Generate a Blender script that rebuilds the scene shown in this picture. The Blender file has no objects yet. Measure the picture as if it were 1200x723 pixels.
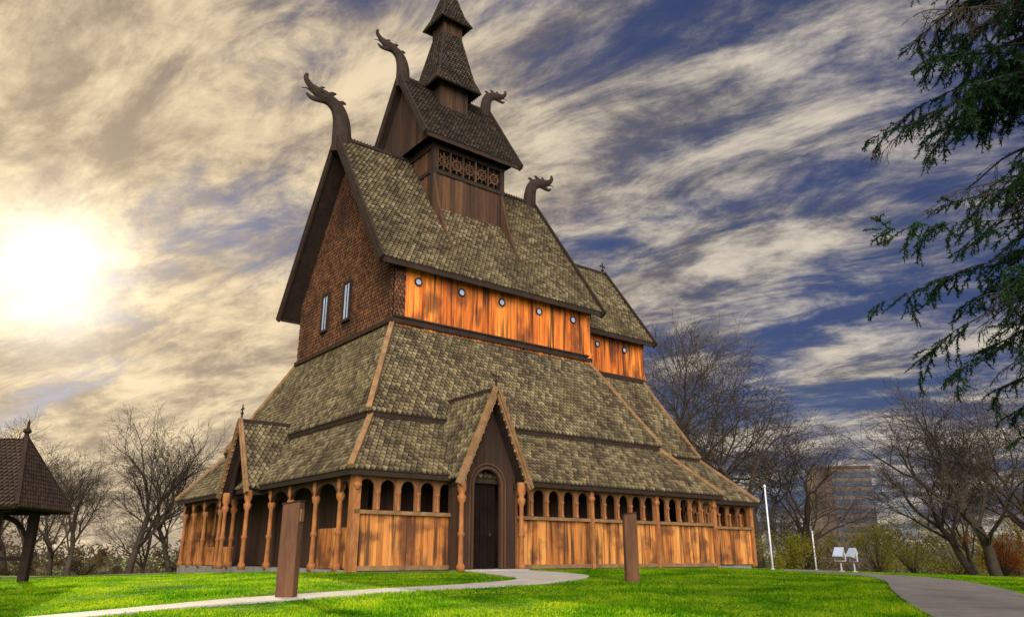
import bpy, math, random
import numpy as np
from mathutils import Vector, Matrix
random.seed(7); rng=np.random.default_rng(7)
scene=bpy.context.scene
V=Vector
# ---------------------------------------------------------------- helpers
class MB:
    def __init__(s): s.v=[]; s.f=[]
    def add(s,vs,fs):
        b=len(s.v); s.v.extend([tuple(x) for x in vs]); s.f.extend([tuple(i+b for i in f) for f in fs])
    def qbox(s,o,a,b,c):
        o,a,b,c=V(o),V(a),V(b),V(c)
        s.add([o,o+a,o+a+b,o+b,o+c,o+a+c,o+a+b+c,o+b+c],[(0,3,2,1),(4,5,6,7),(0,1,5,4),(1,2,6,5),(2,3,7,6),(3,0,4,7)])
    def box(s,lo,hi):
        s.qbox(lo,(hi[0]-lo[0],0,0),(0,hi[1]-lo[1],0),(0,0,hi[2]-lo[2]))
    def beam(s,p,q,w,h,up=(0,0,1)):
        p,q=V(p),V(q); d=(q-p).normalized(); u=V(up); sd=d.cross(u)
        if sd.length<1e-4: sd=d.cross(V((1,0,0)))
        sd.normalize(); u=sd.cross(d).normalized()
        s.qbox(p-sd*w/2-u*h/2, q-p, sd*w, u*h)
    def tube(s,p,q,r0,r1,n=5,cap=False):
        p,q=V(p),V(q); d=(q-p); 
        if d.length<1e-6: return
        d.normalize(); a=d.orthogonal().normalized(); b=d.cross(a); vs=[]
        for c,r in((p,r0),(q,r1)):
            for i in range(n):
                t=2*math.pi*i/n; vs.append(c+a*math.cos(t)*r+b*math.sin(t)*r)
        fs=[(i,(i+1)%n,n+(i+1)%n,n+i) for i in range(n)]
        if cap: fs+= [tuple(range(n))[::-1],tuple(range(n,2*n))]
        s.add(vs,fs)
    def lathe(s,c,prof,n=12):
        c=V(c); vs=[];fs=[]
        for r,z in prof:
            for i in range(n):
                t=2*math.pi*i/n; vs.append(c+V((math.cos(t)*r,math.sin(t)*r,z)))
        for k in range(len(prof)-1):
            for i in range(n):
                j=(i+1)%n; fs.append((k*n+i,k*n+j,(k+1)*n+j,(k+1)*n+i))
        fs.append(tuple(range(n))[::-1]); fs.append(tuple(range((len(prof)-1)*n,len(prof)*n)))
        s.add(vs,fs)
    def prism(s,poly,ext):
        n=len(poly); e=V(ext); P=[V(p) for p in poly]
        s.add(P+[p+e for p in P],[tuple(range(n))[::-1],tuple(range(n,2*n))]+[(i,(i+1)%n,n+(i+1)%n,n+i) for i in range(n)])
    def strip(s,lo,hi,ext):
        n=len(lo); e=V(ext); L=[V(p) for p in lo]; H=[V(p) for p in hi]
        vs=L+H+[p+e for p in L]+[p+e for p in H]; fs=[]
        for i in range(n-1):
            fs+=[(i,i+1,n+i+1,n+i),(2*n+i+1,2*n+i,3*n+i,3*n+i+1),(i+1,i,2*n+i,2*n+i+1),(n+i,n+i+1,3*n+i+1,3*n+i)]
        fs+=[(0,n,3*n,2*n),(n-1,2*n-1+0,4*n-1,3*n-1)]
        s.add(vs,fs)
def mesh_from(name,mb,mat,smooth=False):
    me=bpy.data.meshes.new(name); me.from_pydata([tuple(v) for v in mb.v],[],mb.f); me.materials.append(mat)
    if smooth: me.shade_smooth()
    me.update(); return me
def mk(name,mb,mat,parent=None,label=None,smooth=False,**kw):
    me=mesh_from(name,mb,mat,smooth) if isinstance(mb,MB) else mb
    o=bpy.data.objects.new(name,me); scene.collection.objects.link(o)
    if parent: o.parent=parent
    if label: o["label"]=label
    for k,v in kw.items(): o[k]=v
    return o
def empty(name,loc,rotz,label,category,**kw):
    o=bpy.data.objects.new(name,None); scene.collection.objects.link(o); o.location=loc; o.rotation_euler=(0,0,rotz)
    o.empty_display_size=.5; o["label"]=label; o["category"]=category
    for k,v in kw.items(): o[k]=v
    return o
# ---------------------------------------------------------------- materials
def newmat(name):
    m=bpy.data.materials.new(name); m.use_nodes=True; nt=m.node_tree; nt.nodes.clear()
    return m,nt,nt.nodes,nt.links
def ramp(N,stops,interp='LINEAR'):
    r=N.new('ShaderNodeValToRGB'); cr=r.color_ramp; cr.interpolation=interp
    while len(cr.elements)<len(stops): cr.elements.new(.5)
    for e,(p,c) in zip(cr.elements,stops): e.position=p; e.color=(*c,1) if len(c)==3 else c
    return r
def surf(name,cols,scale=(1,1,1),nscale=3,island=.5,rough=.85,bump=.3,bscale=30,dirt=None,dirtscale=.6,dr=(.5,.72),spec=.3):
    m,nt,N,L=newmat(name)
    out=N.new('ShaderNodeOutputMaterial'); bs=N.new('ShaderNodeBsdfPrincipled'); bs.inputs['Roughness'].default_value=rough; bs.inputs['Specular IOR Level'].default_value=spec
    tc=N.new('ShaderNodeTexCoord'); mp=N.new('ShaderNodeMapping'); mp.inputs['Scale'].default_value=scale
    L.new(tc.outputs['Object'],mp.inputs['Vector'])
    no=N.new('ShaderNodeTexNoise'); no.inputs['Scale'].default_value=nscale; no.inputs['Detail'].default_value=6; no.inputs['Roughness'].default_value=.65
    L.new(mp.outputs['Vector'],no.inputs['Vector'])
    geo=N.new('ShaderNodeNewGeometry'); mx=N.new('ShaderNodeMix'); mx.data_type='FLOAT'; mx.inputs[0].default_value=island
    st=N.new('ShaderNodeMapRange'); st.inputs[1].default_value=.25; st.inputs[2].default_value=.75
    L.new(no.outputs['Fac'],st.inputs[0]); L.new(st.outputs[0],mx.inputs[2]); L.new(geo.outputs['Random Per Island'],mx.inputs[3])
    n=len(cols); r=ramp(N,[(i/(n-1),c) for i,c in enumerate(cols)]); L.new(mx.outputs[0],r.inputs['Fac'])
    col=r.outputs['Color']
    if dirt:
        for ds,(dcol,dsc,damt) in enumerate([dirt] if not isinstance(dirt,list) else dirt):
            n2=N.new('ShaderNodeTexNoise'); n2.inputs['Scale'].default_value=dirtscale; n2.inputs['Detail'].default_value=5
            mp2=N.new('ShaderNodeMapping'); mp2.inputs['Scale'].default_value=dsc; mp2.inputs['Location'].default_value=(ds*5.1,0,0); L.new(tc.outputs['Object'],mp2.inputs['Vector']); L.new(mp2.outputs['Vector'],n2.inputs['Vector'])
            rr=N.new('ShaderNodeMapRange'); rr.inputs[1].default_value=dr[0]; rr.inputs[2].default_value=dr[1]; rr.inputs[4].default_value=damt; L.new(n2.outputs['Fac'],rr.inputs[0])
            mc=N.new('ShaderNodeMix'); mc.data_type='RGBA'; L.new(rr.outputs[0],mc.inputs[0]); L.new(col,mc.inputs[6]); mc.inputs[7].default_value=(*dcol,1)
            col=mc.outputs[2]
    L.new(col,bs.inputs['Base Color'])
    if bump:
        nb=N.new('ShaderNodeTexNoise'); nb.inputs['Scale'].default_value=bscale; nb.inputs['Detail'].default_value=4; L.new(mp.outputs['Vector'],nb.inputs['Vector'])
        bu=N.new('ShaderNodeBump'); bu.inputs['Strength'].default_value=bump; bu.inputs['Distance'].default_value=.03
        L.new(nb.outputs['Fac'],bu.inputs['Height']); L.new(bu.outputs['Normal'],bs.inputs['Normal'])
    L.new(bs.outputs[0],out.inputs[0]); return m
M={}
M['shingle']=surf('weathered_shingle',[(.016,.011,.006),(.075,.056,.028),(.155,.122,.058),(.31,.25,.13)],nscale=.8,island=.60,bump=.5,bscale=18,dirt=[((.028,.018,.009),(1,1,.4),.7),((.17,.14,.055),(.6,.6,.6),.3)],dirtscale=.5)
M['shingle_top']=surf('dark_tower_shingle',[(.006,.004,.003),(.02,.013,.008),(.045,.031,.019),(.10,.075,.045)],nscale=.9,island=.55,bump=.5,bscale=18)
M['shingle_red']=surf('brown_wall_shingle',[(.026,.011,.005),(.10,.042,.017),(.22,.095,.036)],nscale=1.2,island=.55,bump=.4,bscale=18,dirt=((.022,.011,.006),(1,1,.5),.8),dirtscale=.5)
M['shingle_dk']=surf('dark_brown_shingle',[(.02,.012,.007),(.045,.027,.016),(.07,.044,.026)],nscale=1.2,island=.4,bump=.3,bscale=18)
M['plank']=surf('orange_stained_plank',[(.13,.027,.005),(.50,.115,.012),(.76,.22,.026),(.85,.35,.055)],scale=(1,1,.08),nscale=7,island=.42,bump=.5,bscale=25,rough=.7,dirt=[((.035,.012,.005),(5,5,.22),.9),((.07,.02,.008),(1,1,.5),.7)],dirtscale=1.2,dr=(.5,.64))
M['plank_low']=surf('brown_stained_plank',[(.10,.03,.008),(.38,.13,.025),(.58,.23,.05),(.72,.36,.09)],scale=(1,1,.08),nscale=7,island=.45,bump=.5,bscale=25,rough=.75,dirt=[((.05,.02,.008),(4.5,4.5,.3),.88),((.08,.03,.012),(.9,.9,.9),.8)],dirtscale=1.2,dr=(.49,.64))
M['plank_dark']=surf('dark_tarred_plank',[(.016,.008,.004),(.06,.028,.012),(.14,.065,.026)],scale=(1,1,.10),nscale=5,island=.5,bump=.4,bscale=25)
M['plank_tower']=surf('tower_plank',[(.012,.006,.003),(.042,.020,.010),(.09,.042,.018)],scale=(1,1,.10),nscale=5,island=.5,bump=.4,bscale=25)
M['arcade']=surf('arcade_wood',[(.06,.025,.009),(.18,.075,.026),(.32,.145,.05)],scale=(1,1,.3),nscale=5,island=.4,bump=.4,bscale=25)
M['timber']=surf('tarred_timber',[(.007,.004,.0025),(.022,.012,.007),(.048,.026,.013)],scale=(1,1,1),nscale=2.5,island=.4,bump=.4,bscale=20)
M['trim']=surf('tan_trim_wood',[(.07,.036,.015),(.20,.11,.045),(.34,.20,.09)],nscale=2.5,island=.3,bump=.4,bscale=20)
M['column']=surf('carved_column_wood',[(.08,.028,.01),(.28,.105,.03),(.46,.21,.065)],scale=(1,1,.4),nscale=5,island=.3,bump=.4,bscale=25)
M['stone']=surf('foundation_stone',[(.12,.11,.09),(.22,.2,.17),(.3,.28,.24)],nscale=2,island=.1,bump=.5,bscale=12)
M['glass']=surf('window_pane',[(.30,.37,.5),(.45,.52,.65)],nscale=1,island=0,rough=.15,bump=0)
M['white']=surf('white_paint',[(.62,.62,.6),(.8,.8,.78)],nscale=3,island=.2,bump=.05,rough=.5)
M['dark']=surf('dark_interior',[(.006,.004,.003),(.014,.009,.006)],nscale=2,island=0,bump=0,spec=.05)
M['signwood']=surf('sign_post_wood',[(.045,.02,.010),(.11,.048,.022),(.17,.08,.035)],scale=(1,1,.15),nscale=6,island=.2,bump=.4,bscale=25)
M['bark']=surf('bare_bark',[(.014,.009,.006),(.036,.025,.015),(.065,.045,.026)],nscale=3,island=.3,bump=.2)
M['sprucebark']=surf('spruce_bark',[(.02,.015,.012),(.05,.038,.026)],nscale=5,island=.3,bump=.4)
M['concrete']=surf('concrete_path',[(.25,.23,.19),(.36,.33,.28),(.44,.41,.35)],nscale=1.5,island=0,bump=.3,bscale=30)
M['asphalt']=surf('path_asphalt',[(.10,.09,.08),(.155,.14,.125),(.21,.19,.165)],nscale=1.2,island=0,bump=.4,bscale=40)
M['metal']=surf('grey_metal',[(.3,.3,.31),(.42,.42,.43)],nscale=2,island=0,rough=.4,bump=0)
M['facade']=surf('office_wall',[(.055,.036,.026),(.08,.054,.038)],nscale=.3,island=0,bump=0)
M['band']=surf('office_band',[(.085,.062,.048),(.105,.078,.06)],nscale=.3,island=0,bump=0)
M['officeglass']=surf('office_glass',[(.03,.038,.055),(.055,.065,.085)],nscale=.4,island=.5,rough=.5,bump=0,spec=.1)
def leafmat(name,cols,trans=.35,nscale=.5):
    m,nt,N,L=newmat(name); out=N.new('ShaderNodeOutputMaterial')
    tc=N.new('ShaderNodeTexCoord'); no=N.new('ShaderNodeTexNoise'); no.inputs['Scale'].default_value=nscale; no.inputs['Detail'].default_value=6; no.inputs['Roughness'].default_value=.7
    L.new(tc.outputs['Object'],no.inputs['Vector']); geo=N.new('ShaderNodeNewGeometry')
    mx=N.new('ShaderNodeMix'); mx.data_type='FLOAT'; mx.inputs[0].default_value=.35
    st=N.new('ShaderNodeMapRange'); st.inputs[1].default_value=.35; st.inputs[2].default_value=.65
    L.new(no.outputs['Fac'],st.inputs[0]); L.new(st.outputs[0],mx.inputs[2]); L.new(geo.outputs['Random Per Island'],mx.inputs[3])
    n=len(cols); r=ramp(N,[(i/(n-1),c) for i,c in enumerate(cols)]); L.new(mx.outputs[0],r.inputs['Fac'])
    d=N.new('ShaderNodeBsdfDiffuse'); t=N.new('ShaderNodeBsdfTranslucent'); L.new(r.outputs[0],d.inputs[0]); L.new(r.outputs[0],t.inputs[0])
    s=N.new('ShaderNodeMixShader'); s.inputs[0].default_value=trans; L.new(d.outputs[0],s.inputs[1]); L.new(t.outputs[0],s.inputs[2]); L.new(s.outputs[0],out.inputs[0]); return m
M['blade']=leafmat('grass_blade',[(.014,.065,.002),(.075,.25,.004),(.28,.44,.012),(.48,.54,.02)],.6,.5)
M['needle']=leafmat('spruce_needle',[(.005,.018,.010),(.014,.042,.018),(.038,.085,.028)],.2,1.2)
M['leaf']=leafmat('shrub_leaf',[(.05,.07,.01),(.20,.19,.02),(.38,.29,.04)],.4,.6)
M['leaf_rust']=leafmat('rust_leaf',[(.08,.035,.012),(.24,.08,.02),(.38,.16,.04)],.4,.6)
M['leaf_brown']=leafmat('brown_leaf',[(.03,.022,.012),(.08,.055,.026),(.12,.085,.035)],.3,.6)
M['woods']=leafmat('far_woods',[(.04,.03,.022),(.09,.07,.045),(.12,.11,.05)],.3,.05)
m,nt,N,L=newmat('lawn'); out=N.new('ShaderNodeOutputMaterial'); bs=N.new('ShaderNodeBsdfPrincipled'); bs.inputs['Roughness'].default_value=1; bs.inputs['Specular IOR Level'].default_value=.05
tc=N.new('ShaderNodeTexCoord'); n1=N.new('ShaderNodeTexNoise'); n1.inputs['Scale'].default_value=.45; n1.inputs['Detail'].default_value=9; n1.inputs['Roughness'].default_value=.75
L.new(tc.outputs['Object'],n1.inputs['Vector']); r1=ramp(N,[(.33,(.012,.048,.002)),(.5,(.06,.155,.004)),(.66,(.26,.31,.012))]); L.new(n1.outputs['Fac'],r1.inputs[0])
n2=N.new('ShaderNodeTexNoise'); n2.inputs['Scale'].default_value=9; n2.inputs['Detail'].default_value=7; n2.inputs['Roughness'].default_value=.75; L.new(tc.outputs['Object'],n2.inputs['Vector'])
r2=ramp(N,[(.35,(.3,.3,.3)),(.65,(1.1,1.1,1.1))]); L.new(n2.outputs['Fac'],r2.inputs[0])
mu=N.new('ShaderNodeMix'); mu.data_type='RGBA'; mu.blend_type='MULTIPLY'; mu.inputs[0].default_value=1; L.new(r1.outputs[0],mu.inputs[6]); L.new(r2.outputs[0],mu.inputs[7])
L.new(mu.outputs[2],bs.inputs['Base Color']); bu=N.new('ShaderNodeBump'); bu.inputs['Strength'].default_value=.6; bu.inputs['Distance'].default_value=.05; L.new(n2.outputs['Fac'],bu.inputs['Height']); L.new(bu.outputs[0],bs.inputs['Normal']); L.new(bs.outputs[0],out.inputs[0]); M['lawn']=m
# ---------------------------------------------------------------- ground
def sst(a,b,x): t=np.clip((x-a)/(b-a),0,1); return t*t*(3-2*t)
def gz(X,Y):
    X=np.asarray(X,float); Y=np.asarray(Y,float)
    b=np.maximum(-1.1+.044*Y,-2.0); z=-np.log1p(np.exp(np.clip(-b*8,-40,40)))/8
    z=z-.03*np.clip(-X-6,0,25)-.03*np.clip(X-9,0,25)-5*sst(52,140,Y)
    return z
xs=np.concatenate([np.linspace(-1500,-60,14)[:-1],np.linspace(-60,-26,18)[:-1],np.linspace(-26,26,105),np.linspace(26,60,18)[1:],np.linspace(60,1500,14)[1:]])
ys=np.concatenate([np.linspace(-120,0,8)[:-1],np.linspace(0,8,6)[:-1],np.linspace(8,45,75),np.linspace(45,150,40)[1:],np.linspace(150,2500,16)[1:]])
GX,GY=np.meshgrid(xs,ys); GZ=gz(GX,GY); nx=len(xs); ny=len(ys)
gm=MB(); gm.v=list(zip(GX.ravel().tolist(),GY.ravel().tolist(),GZ.ravel().tolist()))
gm.f=[(j*nx+i,j*nx+i+1,(j+1)*nx+i+1,(j+1)*nx+i) for j in range(ny-1) for i in range(nx-1)]
mk('ground',gm,M['lawn'],smooth=True,kind='structure',label='green mown lawn on a low mound')
def spline(pts,n=12):
    P=[np.array(p,float) for p in pts]; P=[2*P[0]-P[1]]+P+[2*P[-1]-P[-2]]; o=[]
    for i in range(1,len(P)-2):
        for k in range(n):
            t=k/n; a,b,c,d=P[i-1:i+3]
            o.append(.5*((2*b)+(-a+c)*t+(2*a-5*b+4*c-d)*t*t+(-a+3*b-3*c+d)*t**3))
    o.append(P[-2]); return np.array(o)
paths=[]
def path(name,pts,w,mat,label):
    C=spline(pts); T=np.gradient(C,axis=0); T/=np.linalg.norm(T,axis=1)[:,None]; Nn=np.stack([-T[:,1],T[:,0]],1)
    W=np.interp(np.linspace(0,1,len(C)),np.linspace(0,1,len(w)),w)/2
    mb=MB(); K=5; vs=[];fs=[]
    for i in range(len(C)):
        for k in range(K):
            q=C[i]+Nn[i]*W[i]*(1-2*k/(K-1)); z=float(gz(*q))+.035
            vs.append((q[0],q[1],z))
    n=len(C)
    for i in range(n-1):
        for k in range(K-1): fs.append((i*K+k,i*K+k+1,(i+1)*K+k+1,(i+1)*K+k))
    b=len(vs)
    for i in range(n):
        for k in(0,K-1): x,y,z=vs[i*K+k]; vs.append((x,y,z-.15))
    for i in range(n-1):
        fs.append((i*K,(i+1)*K,b+2*(i+1),b+2*i)); fs.append((i*K+K-1,(i+1)*K+K-1,b+2*(i+1)+1,b+2*i+1))
    mb.add(vs,fs); mk(name,mb,mat,kind='structure',label=label); paths.append((C,W))
path('footpath',[(-.6,29.6),(.3,27.4),(1.1,24.8),(.8,22.6),(-.8,20.7),(-3.2,18.8),(-5.6,16.6),(-8.1,14.3),(-11,12),(-16,9)],[2.6,2.8,2.6,1.5,1.1,1.0,1.0,1.0,1.0,1.0],M['concrete'],'pale concrete footpath curving to the church door')
path('asphalt_path',[(6,2),(7.4,8),(8.8,14),(10.3,18.5),(12,23),(13,28),(12.4,34),(16,42)],[3.2,3.2,3.1,2.9,2.6,2.3,2.2,2.2],M['asphalt'],'worn grey asphalt path crossing the lawn')
CX,CY,CA=-5.53,27.4,math.radians(38)
n=260000
Yb=12.3+ (rng.random(n)**1.35)*24; Xb=(rng.random(n)*1.5-.75)*Yb
keep=np.ones(n,bool)
dx=Xb-CX; dy=Yb-CY; U=dx*math.cos(CA)+dy*math.sin(CA); Vv=-dx*math.sin(CA)+dy*math.cos(CA)
keep&=~((U>-.1)&(U<26)&(Vv>-.1)&(Vv<20.5))
for C,W in paths:
    d=np.full(n,9.)
    for i in range(len(C)): d=np.minimum(d,np.hypot(Xb-C[i,0],Yb-C[i,1])-W[i])
    keep&=d>(-.05+.04*rng.random(n))
Xb=Xb[keep];Yb=Yb[keep];n=len(Xb);Zb=gz(Xb,Yb)-.005
h=(.028+.05*rng.random(n))*(.8+.5*np.sin(Xb*1.3+np.sin(Yb*.9)*2)*np.sin(Yb*1.1)); h=np.maximum(h,.02); w=.010+.014*rng.random(n); a=rng.random(n)*6.28; lx=(rng.random(n)-.5)*.07; ly=(rng.random(n)-.5)*.07
co=np.empty((n,3,3)); co[:,0]=np.stack([Xb-np.cos(a)*w,Yb-np.sin(a)*w,Zb],1); co[:,1]=np.stack([Xb+np.cos(a)*w,Yb+np.sin(a)*w,Zb],1); co[:,2]=np.stack([Xb+lx,Yb+ly,Zb+h],1)
def trimesh(name,co,mat):
    k=co.shape[1]; n=co.shape[0]; me=bpy.data.meshes.new(name); me.vertices.add(n*k); me.vertices.foreach_set('co',co.ravel().astype(np.float32))
    me.loops.add(n*k); me.loops.foreach_set('vertex_index',np.arange(n*k,dtype=np.int32)); me.polygons.add(n); me.polygons.foreach_set('loop_start',np.arange(0,n*k,k,dtype=np.int32))
    me.materials.append(mat); me.update(calc_edges=True); me.validate(); return me
mk('grass',trimesh('grass',co,M['blade']),None,kind='stuff',label='short bright green lawn grass blades')
# ---------------------------------------------------------------- church
church=empty('stave_church',(CX,CY,0),CA,'tall dark wooden stave church with shingled tiered roofs and dragon heads','church')
def roof_face(slab,sh,E0,E1,T0,T1,hint=(0,0,1),thick=.14,e=.215,w=.232):
    E0,E1,T0,T1=map(V,(E0,E1,T0,T1)); s=(E1-E0).normalized(); Ls=(E1-E0).length
    a=T0-E0; b=T1-E0; t=a-s*a.dot(s); H=t.length; t.normalize(); n=s.cross(t)
    if n.dot(V(hint))<0: n=-n
    sa,sb=a.dot(s),b.dot(s)
    if slab is not None:
        P=[E0,E1,T1,T0] if (T1-T0).length>.01 else [E0,E1,T0]
        slab.prism([p-n*.005 for p in P],-n*thick)
    rows=int(H/e)+1
    for r in range(rows):
        t0=r*e-.02; tt=min(t0+1.5*e,H)
        if tt-t0<.05: continue
        def rg(q):
            f=max(0,min(1,q/H)); return sa*f, Ls+(sb-Ls)*f
        cnt=int(Ls/w)+3
        lo,hi=rg(t0+e*.5); lo2_,hi2_=rg(tt)
        for k in range(-1,cnt):
            c=(k+(.5 if r%2 else 0))*w+random.uniform(-.004,.004)
            l,rr=c-w*.46,c+w*.46
            if rr<lo+.02 or l>hi-.02: continue
            l=max(l,lo);rr=min(rr,hi); cc=min(max(c,l),rr)
            l2=max(l,min(lo2_,rr)); r2=min(rr,max(hi2_,l2))
            jb=random.uniform(-.008,.008); ob=.07+random.uniform(0,.02)
            p=lambda x,y,o:E0+s*x+t*y+n*o
            vs=[p(l,t0+.72*e+jb,ob*.85),p(cc,t0+jb,ob),p(rr,t0+.72*e+jb,ob*.85),p(r2,tt,.006),p(l2,tt,.006)]
            vs+=[v-n*ob*.85 for v in vs[:3]]
            sh.add(vs,[(0,1,2,3,4),(0,5,6,1),(1,6,7,2)])
def planks(mb,p0,p1,z0,z1,nrm,w=.22,th=.05,zf=None):
    p0=V((p0[0],p0[1],0));p1=V((p1[0],p1[1],0)); d=(p1-p0); Ld=d.length; d.normalize(); nr=V(nrm); k=max(1,round(Ld/w)); ww=Ld/k
    for i in range(k):
        o=p0+d*(i*ww+.008)+nr*random.uniform(0,.03); 
        if zf:
            a,b=zf(i*ww+.006),zf((i+1)*ww-.006); q=d*(ww-.016)
            if max(a,b)<=z0+.01: continue
            a=max(a,z0+.005); b=max(b,z0+.005)
            mb.prism([o+V((0,0,z0)),o+q+V((0,0,z0)),o+q+V((0,0,b)),o+V((0,0,a))],nr*th)
        else: mb.qbox(o+V((0,0,z0)),d*(ww-.016),nr*th,V((0,0,z1-z0)))
def one(name,mat,parent,fn,label=None):
    b=MB(); fn(b); return mk(name,b,mat,parent,label)
def hip_roof(name,o,i,zo,zi,sides='SWNE',label=None):
    (u0,u1,v0,v1),(a0,a1,b0,b1)=o,i
    sh=MB(); slab=MB()
    if 'S' in sides: roof_face(slab,sh,(u0,v0,zo),(u1,v0,zo),(a0,b0,zi),(a1,b0,zi))
    if 'N' in sides: roof_face(slab,sh,(u0,v1,zo),(u1,v1,zo),(a0,b1,zi),(a1,b1,zi),w=.4,e=.4)
    if 'W' in sides: roof_face(slab,sh,(u0,v0,zo),(u0,v1,zo),(a0,b0,zi),(a0,b1,zi))
    if 'E' in sides: roof_face(slab,sh,(u1,v0,zo),(u1,v1,zo),(a1,b0,zi),(a1,b1,zi))
    R=mk(name,sh,M['shingle'],church,label)
    mk('roof_deck',slab,M['timber'],R)
    def hb(x0,y0,x1,y1): one('hip_board',M['trim'],R,lambda b:b.beam((x0,y0,zo+.08),(x1,y1,zi+.10),.22,.15))
    if 'S' in sides and 'W' in sides: hb(u0,v0,a0,b0)
    if 'S' in sides and 'E' in sides: hb(u1,v0,a1,b0)
    if 'N' in sides and 'W' in sides: hb(u0,v1,a0,b1)
    if 'N' in sides and 'E' in sides: hb(u1,v1,a1,b1)
    if 'S' in sides: one('eave_board',M['timber'],R,lambda b:b.box((u0+.02,v0+.03,zo-.2),(u1-.02,v0+.10,zo-.02)))
    if 'W' in sides: one('eave_board',M['timber'],R,lambda b:b.box((u0+.03,v0+.12,zo-.2),(u0+.10,v1-.12,zo-.02)))
    if 'E' in sides: one('eave_board',M['timber'],R,lambda b:b.box((u1-.10,v0+.12,zo-.2),(u1-.03,v1-.12,zo-.02)))
    return R
VW=20.4
hip_roof('aisle_roof',(1.2,18.25,1.65,VW-1.65),(3.75,16.05,4.75,15.65),5.92,10.75,label='steep weathered shingled aisle roof')
hip_roof('gallery_roof',(-.45,20.3,-.45,VW+.45),(1.6,17.9,2.05,VW-2.05),3.42,6.0,label='low weathered shingled gallery roof')
hip_roof('chancel_aisle_roof',(16.3,24.05,3.8,16.6),(16.3,22.5,6.55,13.85),5.9,10.7,sides='SNE')
hip_roof('chancel_gallery_roof',(18,26.2,1.55,18.85),(18,23.9,4.1,16.3),3.4,5.95,sides='SNE')
def gable_roof(name,u0,u1,v0,v1,ze,zr,parent=church,barge=.5,e=.215,w=.232,label=None,bt=.12,thick=.14,mat='shingle'):
    c=(v0+v1)/2; sh=MB(); slab=MB()
    roof_face(slab,sh,(u0,v0,ze),(u1,v0,ze),(u0,c,zr),(u1,c,zr),e=e,w=w,thick=thick)
    roof_face(slab,sh,(u0,v1,ze),(u1,v1,ze),(u0,c,zr),(u1,c,zr),e=.4,w=.4,thick=thick)
    R=mk(name,sh,M[mat],parent,label); mk('roof_deck',slab,M['timber'],R)
    for u,sg in((u0,-1),(u1,1)):
        bb=MB()
        for vv in(v0,v1):
            p=V((u+sg*bt*.5,vv,ze)); q=V((u+sg*bt*.5,c,zr)); d=(q-p).normalized(); p=p-d*.25; q=q+d*.10
            bb.beam(p,q,bt,barge,up=(0,-1 if vv==v0 else 1,1))
            bb.beam(p+V((sg*bt*.6,0,0)),q+V((sg*bt*.6,0,0)),bt*.5,.10,up=(0,-1 if vv==v0 else 1,1))
        mk('bargeboard',bb,M['timber'],R)
    one('eave_board',M['timber'],R,lambda b:b.box((u0+.05,v0+.0,ze-.26),(u1-.05,v0+.08,ze-.03)))
    one('eave_board',M['timber'],R,lambda b:b.box((u0+.05,v1-.08,ze-.26),(u1-.05,v1,ze-.03)))
    one('ridge_board',M['timber'],R,lambda b:b.box((u0+.1,c-.12,zr-.02),(u1-.1,c+.12,zr+.14)))
    return R
nave=gable_roof('nave_roof',2.65,16.6,4.1,16.1,13.6,22.5,barge=.48,label='steep shingled main roof')
C0=10.1
chan=gable_roof('chancel_roof',15.9,23.0,6.0,14.2,13.3,19.1,barge=.42)
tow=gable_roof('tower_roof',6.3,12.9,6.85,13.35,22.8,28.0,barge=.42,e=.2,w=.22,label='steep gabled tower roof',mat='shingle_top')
for a,b,z in((3.0,7.3,22.62),(12.2,16.3,22.62)):
    rc=MB(); x=a
    while x<b:
        rc.prism([(x+.02,C0-.03,z-.02),(x+.14,C0-.03,z-.02),(x+.11,C0-.03,z+.12),(x+.08,C0-.03,z+.16),(x+.05,C0-.03,z+.12)],(0,.06,0)); x+=.2
    rc.box((a,C0-.05,z-.03),(b,C0+.05,z+.06))
    mk('ridge_crest',rc,M['timber'],nave)
def dragon(parent,u,z,sg,sc):
    mb=MB()
    def sweep(P,flat=.6,n=10):
        C=spline([p[:2] for p in P],5); R=np.interp(np.linspace(0,1,len(C)),np.linspace(0,1,len(P)),[p[2] for p in P])
        T=np.gradient(C,axis=0); T/=np.linalg.norm(T,axis=1)[:,None]; vs=[];fs=[]
        for i in range(len(C)):
            for k in range(n):
                t=2*math.pi*k/n; a=math.cos(t)*R[i]; b=math.sin(t)*R[i]*flat
                x=C[i,0]-T[i,1]*a; zz=C[i,1]+T[i,0]*a
                vs.append((u+sg*x*sc,C0+b*sc,z+zz*sc))
        m=len(C)
        for i in range(m-1):
            for k in range(n): fs.append((i*n+k,i*n+(k+1)%n,(i+1)*n+(k+1)%n,(i+1)*n+k))
        fs.append(tuple(range(n))); fs.append(tuple(range((m-1)*n,m*n))[::-1]); mb.add(vs,fs)
    sweep([(-.12,-.9,.5),(-.15,0,.55),(-.12,.6,.53),(-.02,1.15,.48),(.22,1.65,.42),(.62,1.95,.36),(1.02,2.08,.40),(1.42,2.22,.31),(1.78,2.42,.20),(2.05,2.74,.15),(2.02,3.05,.09)])
    sweep([(1.0,1.92,.26),(1.4,1.78,.17),(1.72,1.76,.13),(1.98,1.92,.06)])
    sweep([(1.2,2.0,.05),(1.6,2.06,.05),(1.95,2.2,.045),(2.25,2.12,.02)])
    sweep([(.8,2.2,.18),(.55,2.42,.13),(.35,2.5,.05)])
    sweep([(.2,1.95,.16),(-.05,2.12,.12),(-.25,2.1,.05)])
    sweep([(1.2,2.4,.12),(1.15,2.56,.08),(1.0,2.62,.03)])
    for y in(-1,1): mb.lathe((u+sg*1.2*sc,C0+y*.2*sc,z+2.14*sc),[(.02,0),(.07*sc,.03*sc),(.07*sc,.1*sc),(.02,.13*sc)],8)
    mk('dragon_head',mb,M['timber'],parent,smooth=False)
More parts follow.
